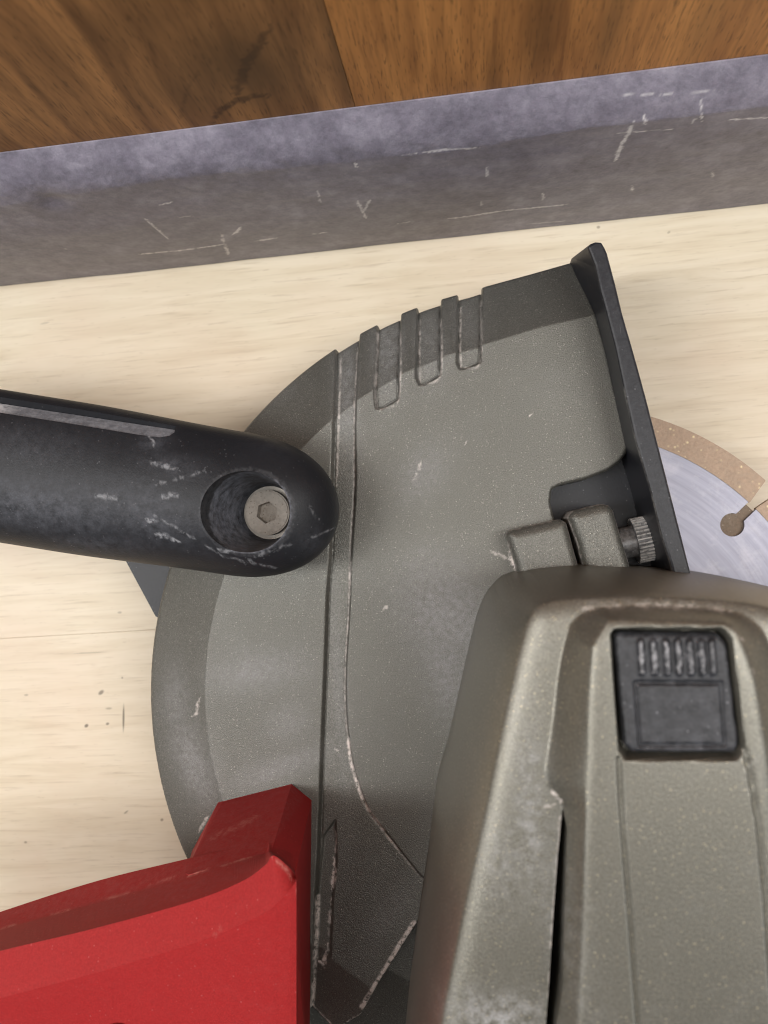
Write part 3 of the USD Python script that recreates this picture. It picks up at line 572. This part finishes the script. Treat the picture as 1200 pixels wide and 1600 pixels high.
part('packed_dust', kd_, speckled('packed_cutting_dust', (0.15, 0.11, 0.075), (0.26, 0.2, 0.15), 0.8, (0.5, 0.45, 0.38), 0.15, 900.0, 0.0004, dust=(0.42, 0.37, 0.31), dust_scale=330.0, haze_amount=0.6), blade, smooth=False, label='brown cutting dust packed in the keyhole slot')
for i in range(NS):
    a0, a1 = ang0 + i * 2 * math.pi / NS, ang0 + (i + 1) * 2 * math.pi / NS
    g0 = 0.0016 / RI
    t = np.linspace(a0 + g0, a1 - g0, 24); t2 = np.linspace(a0 + 0.0035 / RO, a1 - 0.0035 / RO, 24)
    seg = Polygon(np.vstack([np.stack([RO * np.cos(t2), RO * np.sin(t2)], 1), np.stack([RI * np.cos(t[::-1]), RI * np.sin(t[::-1])], 1)])).buffer(-0.0004).buffer(0.0004)
    m = extrude(seg, ZB - 0.0014, ZB + 0.0014); m.apply_translation([bc[0], bc[1], 0])
    part('rim_segment', m, SEGMENT, blade, smooth=30, attrs=lambda P: {'wear': np.zeros(len(P)), 'dust': np.full(len(P), 0.2)})

# --- bracket under the black handle
part('handle_bracket', hull(np.vstack([at([(150, 790), (262, 880), (320, 1000), (243, 963), (203, 884), (180, 840)], 0.034), at([(150, 790), (262, 880), (320, 1000), (243, 963), (203, 884), (180, 840)], 0.024)])), SHOE, saw, smooth=30, label='black bracket edge below the black handle')

# --- black side handle with its counterbored screw
ZH, RZ = 0.0845, 0.0215
A, B = np.array([-330.0, 675.0]), np.array([528.0, 812.0])
ax_px = (B - A) / np.linalg.norm(B - A); nr_px = np.array([ax_px[1], -ax_px[0]]); LEN = np.linalg.norm(B - A)
ss = np.concatenate([np.linspace(0, LEN - 160, 60), LEN - 160 + 160 * np.sin(np.linspace(0, np.pi / 2, 40))[1:]])
rings = []
phi = np.linspace(0, 2 * np.pi, 96, endpoint=False)
for s in ss:
    u = max(0.0, (s - (LEN - 160)) / 160.0)
    sh = max(1 - u ** 2.3, 0.0004) ** 0.5
    hw = (118 - 6 * sstep(np.array(s), LEN - 420, LEN - 160)) * sh
    c = A + ax_px * s
    P0, P1 = at([c], ZH)[0], at([c + nr_px * hw], ZH)[0]
    v = P1 - P0; ex = 2 / 2.25
    cc, si = np.cos(phi), np.sin(phi)
    rings.append(P0 + np.outer(np.sign(cc) * np.abs(cc) ** ex, v) + np.outer(np.sign(si) * np.abs(si) ** ex * RZ * sh, [0, 0, 1.0]))
V, f = loft(rings[::-1])
H = manifold(V, f)
if H.volume() < 0: H = manifold(V, f[:, ::-1])
H = H.refine_to_length(0.0022)
ctr = at([(421, 801)], 0.069)[0]
opening = at([(391, 800)], ZH + RZ * 0.92)[0]
def disc(c, rx, ry, z, n=72):
    a = np.linspace(0, 2 * np.pi, n, endpoint=False); return np.stack([c[0] + rx * np.cos(a), c[1] + ry * np.sin(a), np.full(n, z)], 1)
hole = m3.Manifold.hull_points(np.vstack([disc(ctr, 0.0098, 0.0098, 0.0668), disc(ctr + 0.18 * (opening - ctr), 0.0112, 0.0112, 0.078), disc(opening + [-0.0012, 0, 0], 0.0152, 0.0142, 0.108), disc(opening + [-0.0016, 0, 0], 0.0158, 0.0146, 0.112)]))
H = H - hole
# flat rubbed facet along the upper flank
d_ax = at([B], ZH)[0] - at([A], ZH)[0]; d_ax /= np.linalg.norm(d_ax); side = np.cross([0, 0, 1.0], d_ax)
Pend = at([A + ax_px * (290 + 330) / ax_px[0] * 0.985], ZH)[0]
wv = np.linalg.norm(at([np.array([0, 728.]) + nr_px * 118], ZH)[0] - at([np.array([0, 728.])], ZH)[0])
fa = math.radians(36); fn_ = side * math.cos(fa) + np.array([0, 0, 1.0]) * math.sin(fa); ft = np.cross(d_ax, fn_)
rho = 1.0 / math.sqrt((math.cos(fa) / wv) ** 2 + (math.sin(fa) / RZ) ** 2)
offs = rho - 0.0011
pl = Polygon([(-0.4, -0.0028), (-0.012, -0.0028), (-0.004, -0.0024), (-0.001, -0.001), (0, 0.001), (-0.001, 0.0048), (-0.4, 0.0048)])
fb = extrude(pl, 0, 0.03)
T = np.eye(4); T[:3, 0], T[:3, 1], T[:3, 2], T[:3, 3] = d_ax, ft if np.dot(np.cross(d_ax, ft), fn_) > 0 else -ft, fn_, Pend + fn_ * offs
fb.apply_transform(T)
FM = manifold(fb.vertices, fb.faces)
if FM.volume() > 0: H = H - FM
facet_o = Pend + fn_ * offs
hx = lambda p: xy(p, ZH + 0.012)
h_dust = [(hx([(80, 790)])[0], (40 * mm, 9 * mm), -0.16, 0.8), (hx([(240, 800)])[0], (20 * mm, 9 * mm), -0.3, 0.65), (hx([(250, 690)])[0], (5 * mm, 5 * mm), 0, 0.55), (hx([(280, 730)])[0], (12 * mm, 4 * mm), -0.3, 0.45), (hx([(60, 700)])[0], (26 * mm, 8 * mm), -0.16, 0.3), (hx([(160, 850)])[0], (24 * mm, 5 * mm), -0.1, 0.4), (hx([(490, 850)])[0], (6 * mm, 6 * mm), 0, 0.35), (hx([(430, 690)])[0], (12 * mm, 5 * mm), -0.5, 0.2)]
h_wear = [(hx(p), wd * 0.001, s) for p, wd, s in [([(240, 812), (262, 816)], 1.2, 0.7), ([(255, 833), (290, 845)], 0.9, 0.65), ([(265, 780), (300, 772)], 0.9, 0.5), ([(243, 683), (252, 700)], 1.4, 0.6), ([(260, 760), (345, 735)], 0.35, 0.4), ([(255, 805), (310, 838), (355, 868), (430, 888)], 0.3, 0.4), ([(385, 880), (420, 862), (460, 850)], 0.3, 0.35), ([(345, 858), (372, 862)], 0.8, 0.55), ([(250, 725), (300, 738)], 0.7, 0.5), ([(485, 790), (498, 812)], 0.5, 0.35), ([(480, 845), (515, 825)], 0.3, 0.4), ([(160, 775), (200, 780)], 1.0, 0.5)]]
def handle_attr(P):
    top = P[:, 2] > ZH - 0.004
    rim = np.abs(np.linalg.norm((P[:, :2] - opening[:2] + np.array([0.0012, 0])) / np.array([0.0152, 0.0142]), axis=1) - 1) < 0.06
    return {'wear': 0.6 * strokes(P[:, :2], h_wear) * top + 0.04 * rim * (P[:, 2] > 0.09), 'dust': 0.5 * blobs(P[:, :2], h_dust) * top * (np.linalg.norm((P[:, :2] - opening[:2] + np.array([0.0012, 0])) / np.array([0.0152, 0.0142]), axis=1) > 1.02) + 0.9 * (np.linalg.norm((P[:, :2] - opening[:2] + np.array([0.0012, 0])) / np.array([0.0152, 0.0142]), axis=1) < 0.97) * (P[:, 2] < ZH + RZ * 0.85)}
hand = part('side_handle', H.refine_to_length(0.0014), BLACK, saw, smooth=35, label='black plastic side handle with scuffs and white dust', attrs=handle_attr)
strip = extrude(pl.buffer(-0.00025), -0.0015, 0.0001); strip = trimesh.Trimesh(*trimesh.remesh.subdivide_to_size(strip.vertices, strip.faces, 0.002, max_iter=12), process=True); strip.apply_transform(T)
lim = at([(-200, 600)], ZH)[0]
def strip_attr(P):
    u = -((P - Pend) @ d_ax)
    return {'wear': 0.6 * np.exp(-((u - 0.068) / 0.006) ** 2), 'dust': 0.75 + 0.25 * np.exp(-((u - 0.066) / 0.01) ** 2)}
part('worn_strip', strip, speckled('rubbed_grip_strip', (0.1, 0.104, 0.12), (0.16, 0.165, 0.185), 0.5, (0.4, 0.4, 0.42), 0.05, 1500.0, 0.0001, dust=(0.3, 0.31, 0.34), wear=(0.62, 0.62, 0.64), dust_scale=420.0), hand, smooth=25, label='rubbed grey strip along the upper flank of the handle', attrs=strip_attr)
hexs = Polygon([(0.0042 * math.cos(a + 0.3), 0.0042 * math.sin(a + 0.3)) for a in np.arange(6) * math.pi / 3])
head = Point(0, 0).buffer(0.0084, 32)
sm = trimesh.util.concatenate([extrude(head.difference(hexs), 0.067, 0.0722), extrude(head.buffer(-0.0005).difference(hexs), 0.0722, 0.0726), extrude(hexs.buffer(0.0002), 0.066, 0.0680)]); sm.apply_translation([ctr[0], ctr[1], 0])
part('hex_socket_screw', sm, SCREW, hand, smooth=25, label='dusty pale hex socket screw deep in the handle end')
wsh = extrude(Point(0, 0).buffer(0.0102, 32).difference(Point(0, 0).buffer(0.0085, 32)), 0.0662, 0.0684); wsh.apply_translation([ctr[0], ctr[1], 0])
part('washer', wsh, mat('washer_steel', {'p': ('principled_bsdf', {'base_color': (0.4, 0.37, 0.33), 'roughness': 0.45, 'metallic': 0.4})}, []), hand, smooth=30)

# --- red main handle
Z0, Z1, Z2, Z3, Z4 = 0.096, 0.108, 0.131, 0.1365, 0.108
_b1, _b2, _t2 = at([(345, 1250)], ZT - 0.003)[0], at([(457, 1220)], ZT - 0.003)[0], at([(424, 1332)], 0.113)[0]
_pn = np.cross(_b2 - _b1, _t2 - _b1)
def on_neck(p):                                     # height of the neck's flat face at a pixel
    r = rays([p])[0]; return float((C + r * ((_b1 - C) @ _pn) / (r @ _pn))[2])
zn = {q: on_neck((q, y)) for q, y in ((290, 1364), (300, 1366), (375, 1344), (412, 1334))}
st = [  # outline, seam, edge of side, edge of bevel, beyond the frame
    [(-60, 1447), (-60, 1474), (-60, 1506), (-60, 1580), (-60, 1800)],
    [(0, 1425), (0, 1452), (0, 1486), (0, 1560), (0, 1800)],
    [(150, 1377), (150, 1410), (150, 1450), (150, 1520), (150, 1800)],
    [(300, 1340), (300, 1367), (300, 1408), (300, 1475), (300, 1800)],
    [(375, 1322), (375, 1344), (378, 1377), (378, 1444), (378, 1800)],
    [(412, 1313), (412, 1334), (414, 1352), (420, 1422), (424, 1800)],
    [(424, 1310), (424, 1331), (427, 1337), (436, 1408), (440, 1800)],
    [(445, 1322), (446, 1345), (449, 1353), (452, 1393), (453, 1800)],
    [(460, 1336), (461, 1361), (462, 1368), (463, 1376), (463, 1800)]]
R_ = []
for s, zs in zip(st, (zn[290] - 0.001, zn[290] - 0.001, zn[290] - 0.0005, zn[300], zn[375], zn[412], 0.113, 0.1135, 0.114)):
    a = [at([p], z)[0] for p, z in zip(s, (zs - 0.011, zs, Z2, Z3, Z4))]
    a[1] = a[1]; low1 = a[4].copy(); low1[2] = 0.085; low0 = a[0].copy()
    R_.append(np.array([a[0], a[1], a[2], a[3], a[4], low1]))
R_ = np.array(R_); R_ = smooth_line(R_.reshape(len(R_), -1), 110).reshape(-1, 6, 3)
side_x, side_y = R_[:, 2, 0], R_[:, 2, 1]
on_side = lambda P: P[:, 1] > np.interp(P[:, 0], side_x, side_y) + 0.0004
V, f = loft(R_); RM = manifold(V, f)
if RM.volume() < 0: RM = manifold(V, f[:, ::-1])
nb = at([(342, 1251), (350, 1247), (457, 1220), (488, 1245), (486, 1300), (484, 1600), (480, 1750), (330, 1750), (300, 1330)], ZT - 0.003)
nt = at([(290, 1364), (294, 1367), (424, 1332), (461, 1365), (462, 1560), (462, 1750), (300, 1750)], [zn[290], on_neck((294, 1367)), 0.113, 0.113, 0.11, 0.1, 0.1])
RM = RM + m3.Manifold.hull_points(np.vstack([nb, nt]))
hc = at([(181, 1626)], 0.130)[0]
RM = RM - m3.Manifold.cylinder(0.03, 0.0046, 0.0046, 40).translate([hc[0], hc[1], 0.115])
rx = lambda p, z: xy(p, z)
seam = lambda pz: np.array([at([p], z)[0][[0, 2]] for p, z in pz])
r_wear = [(seam([((294, 1367), zn[300]), ((375, 1345), zn[375]), ((424, 1332), 0.113)]), 0.0005, 0.8), (seam([((60, 1436), zn[290]), ((150, 1410), zn[290]), ((280, 1371), zn[290])]), 0.0003, 0.5), (seam([((-60, 1474), zn[290] - 0.001), ((110, 1420), zn[290] - 0.001)]), 0.0004, 0.5)]
r_front = [(rx([(424, 1334), (446, 1350), (461, 1367)], 0.13), 0.0004, 0.6), (rx([(438, 1348), (446, 1340)], 0.112), 0.0006, 0.4), (rx([(336, 1460), (346, 1446)], 0.134), 0.0006, 0.4), (rx([(463, 1378), (463, 1440)], Z3), 0.0003, 0.5), (rx([(212, 1467), (215, 1463)], 0.134), 0.0007, 0.4)]
r_neck = [(rx([(310, 1322), (405, 1296)], 0.085), 0.0006, 0.4), (rx([(345, 1287), (415, 1264)], 0.075), 0.0004, 0.3)]
r_dust = [(rx([(380, 1290)], 0.085)[0], (16 * mm, 7 * mm), 0.3, 0.45), (rx([(200, 1410)], 0.115)[0], (40 * mm, 4.5 * mm), 0.27, 0.5), (rx([(20, 1470)], 0.115)[0], (22 * mm, 4.5 * mm), 0.27, 0.6), (rx([(370, 1360)], 0.115)[0], (14 * mm, 4 * mm), 0.27, 0.4), (rx([(420, 1500)], 0.13)[0], (10 * mm, 14 * mm), 0, 0.12)]
part('main_handle', RM.refine_to_length(0.0016), RED, saw, smooth=16, label='red plastic main handle with faceted edges', attrs=lambda P: {'wear': np.where(on_side(P), strokes(P[:, [0, 2]], r_wear), 0) + strokes(P[:, :2], r_front) * (P[:, 2] > Z2 - 0.002) + strokes(P[:, :2], r_neck) * (P[:, 2] < 0.105), 'dust': np.where(on_side(P), 0.4, 0.04)})

# --- motor housing
ZS, ZP, ZM = 0.165, 0.1745, 0.056
Bp = [(636, 1750), (641, 1593), (646, 1492), (662, 1372), (673, 1299), (684, 1210), (701, 1149), (724, 1047), (743, 967), (757, 930), (771, 911), (789, 897), (827, 887), (892, 881), (967, 883), (1037, 888), (1107, 897), (1200, 916), (1300, 945), (1375, 1000), (1410, 1100), (1430, 1750)]
Cp = [(640, 1900), (664, 1750), (687, 1587), (719, 1422), (750, 1277), (769, 1182), (794, 1065), (812, 992), (826, 955), (846, 938), (880, 930), (960, 927), (1050, 928), (1130, 933), (1200, 944), (1270, 975), (1310, 1040), (1330, 1150), (1380, 1750), (1400, 1900)]
B_l = smooth_line(xy(Bp[1:-1], 0.060), 140); B_l = np.vstack([xy([Bp[0]], 0.06), B_l, xy([Bp[-1]], 0.06)])
C_l = np.array(Polygon(smooth_line(xy(Cp, ZS - 0.003), 160)).buffer(-0.0008).exterior.coords)
MB = Polygon(B_l); MC = Polygon(C_l)
O_l = smooth_line(xy([(846, 1760), (853, 1600), (858, 1530), (864, 1435), (871, 1340), (877, 1280), (879, 1258)], ZS), 30)
O_2 = smooth_line(xy([(856, 1224), (852, 1205), (855, 1180), (864, 1121), (873, 1047), (885, 995), (894, 974), (920, 956), (967, 949), (1037, 949), (1100, 952), (1144, 958), (1167, 966), (1195, 991), (1215, 1050), (1235, 1150), (1250, 1300), (1270, 1760)], ZS), 120)
O_line = np.vstack([O_l, O_2]); PO = Polygon(O_line).buffer(0)
I_line = np.vstack([smooth_line(xy([(898, 1790), (905, 1593), (912, 1435), (915, 1277), (919, 1187), (921, 1093), (926, 1012)], ZP), 40), xy([(951, 968)], ZP), smooth_line(xy([(1139, 974), (1154, 988), (1180, 1060), (1192, 1130), (1206, 1250), (1225, 1600), (1240, 1790)], ZP), 40)])
PI_ = Polygon(I_line).buffer(0)
slot_p = Polygon(xy([(879, 1262), (877, 1280), (871, 1340), (864, 1435), (858, 1530), (853, 1600), (842, 1760), (853, 1760), (867, 1600), (877, 1530), (881, 1403), (885, 1290)], ZS)).buffer(0)
capr = rounded(Polygon(xy([(956, 984), (1130, 984), (1142, 1000), (1162, 1166), (1153, 1186), (978, 1186), (968, 1170)], ZP)), 0.0012)
pl_l = xy([(967, 1184), (972, 1277), (985, 1435), (997, 1600), (1005, 1760)], ZP)
pl_r = xy([(1162, 1170), (1171, 1200), (1184, 1277), (1197, 1403), (1210, 1600)], ZP)
def motor_z(P):
    dB, dC = seg_dist(P, B_l), seg_dist(P, C_l)
    inC = shapely.contains_xy(MC, P[:, 0], P[:, 1])
    t = np.where(inC, 1.0, dB / np.maximum(dB + dC, 1e-9))
    pw_ = 2.3
    sup = (1 - (1 - t) ** pw_) ** (1 / pw_)
    z = np.where(inC, ZS, ZM + (ZS - 0.0024 - ZM) * (0.82 * sup + 0.18 * t))
    z -= np.where(inC, 0.0024 * np.exp(-dC / 0.0028), 0)
    inO = shapely.contains_xy(PO, P[:, 0], P[:, 1]); inI = shapely.contains_xy(PI_, P[:, 0], P[:, 1])
    dO, dI = seg_dist(P, O_line), seg_dist(P, I_line)
    u = np.where(inI, 1.0, np.where(inO, dO / np.maximum(dO + dI, 1e-9), 0.0))
    u = np.where(u < 1, 0.75 * u + 0.25 * u * u * (3 - 2 * u), 1)
    z += (ZP - ZS) * u - np.where(inI, 0.0007 * np.exp(-dI / 0.0014), 0.0007 * u)
    z -= 0.0011 * (1 - sstep(seg_dist(P, pl_l), 0.0001, 0.0006)) + 0.0011 * (1 - sstep(seg_dist(P, pl_r), 0.0001, 0.0006))
    z -= 0.0062 * sstep(sdist(P, capr), -0.0002, 0.0005)
    return z
m_wear = [(xy([(860, 1234), (876, 1250), (879, 1258)], ZS), 0.0007, 0.75), (xy([(850, 1260), (870, 1256)], ZS), 0.0009, 0.4), (xy([(876, 1270), (866, 1420), (856, 1560)], ZS), 0.0003, 0.35), (xy([(1151, 990), (1164, 1003)], ZP), 0.0006, 0.6), (xy([(1177, 1045), (1180, 1058)], ZP), 0.0006, 0.5), (xy([(900, 952), (1000, 946), (1100, 949), (1150, 958)], ZS), 0.0006, 0.25)]
m_dust = [(xy([(830, 1270)], ZS)[0], (4 * mm, 20 * mm), -0.05, 0.45), (xy([(780, 1590)], ZS)[0], (12 * mm, 6 * mm), 0.0, 0.7), (xy([(870, 1400)], ZS)[0], (5 * mm, 25 * mm), 0.05, 0.3), (xy([(790, 1350)], ZS)[0], (6 * mm, 12 * mm), 0, 0.3), (xy([(1050, 940)], ZS)[0], (25 * mm, 3 * mm), 0, 0.25)]
motor = part('motor_housing', field(MB.difference(slot_p), motor_z, 0.0005, 0.045), MOTOR, saw, smooth=True, attrs=lambda P: {'wear': strokes(P[:, :2], m_wear), 'dust': blobs(P[:, :2], m_dust)})
part('slot_backing', extrude(slot_p.buffer(0.0008), ZS - 0.05, ZS - 0.04), DARK, motor, smooth=False)
# brush cap
ZC = ZP - 0.0012
capp = rounded(Polygon(xy([(959, 988), (1122, 990), (1138, 1006), (1157, 1162), (1151, 1177), (988, 1177), (974, 1164)], ZC)), 0.0015)
ribs = [xy([(x, 1004), (x + 3, 1050)], ZC) for x in (1000, 1020, 1040, 1058, 1077, 1095, 1111)]
rect = xy([(992, 1067), (1127, 1068), (1133, 1165), (1000, 1165)], ZC)
def cap_extra(P):
    z = -0.0007 * (1 - sstep(seg_dist(P, rect, True), 0.0002, 0.0006))
    for r in ribs: z = z + 0.0010 * (1 - sstep(seg_dist(P, r), 0.0005, 0.0010))
    return z
c_wear = [(r, 0.0009, (0.55, 0.45, 0.55, 0.4, 0.3, 0.35, 0.2)[i]) for i, r in enumerate(ribs)] + [(r[1:] - np.array([[0.0005, 0], [-0.0005, 0]]) if False else np.vstack([r[1] - [0.0004, 0], r[1] + [0.0004, 0]]), 0.0005, 0.6) for r in ribs[:5]]
part('brush_cap', puff(capp, ZC, 0.0016, 0.00035, ZC - 0.006, cap_extra), CAP, motor, smooth=True, label='dusty black ribbed cap set into the motor housing', attrs=lambda P: {'wear': strokes(P[:, :2], c_wear), 'dust': 0.25 * np.ones(len(P))})
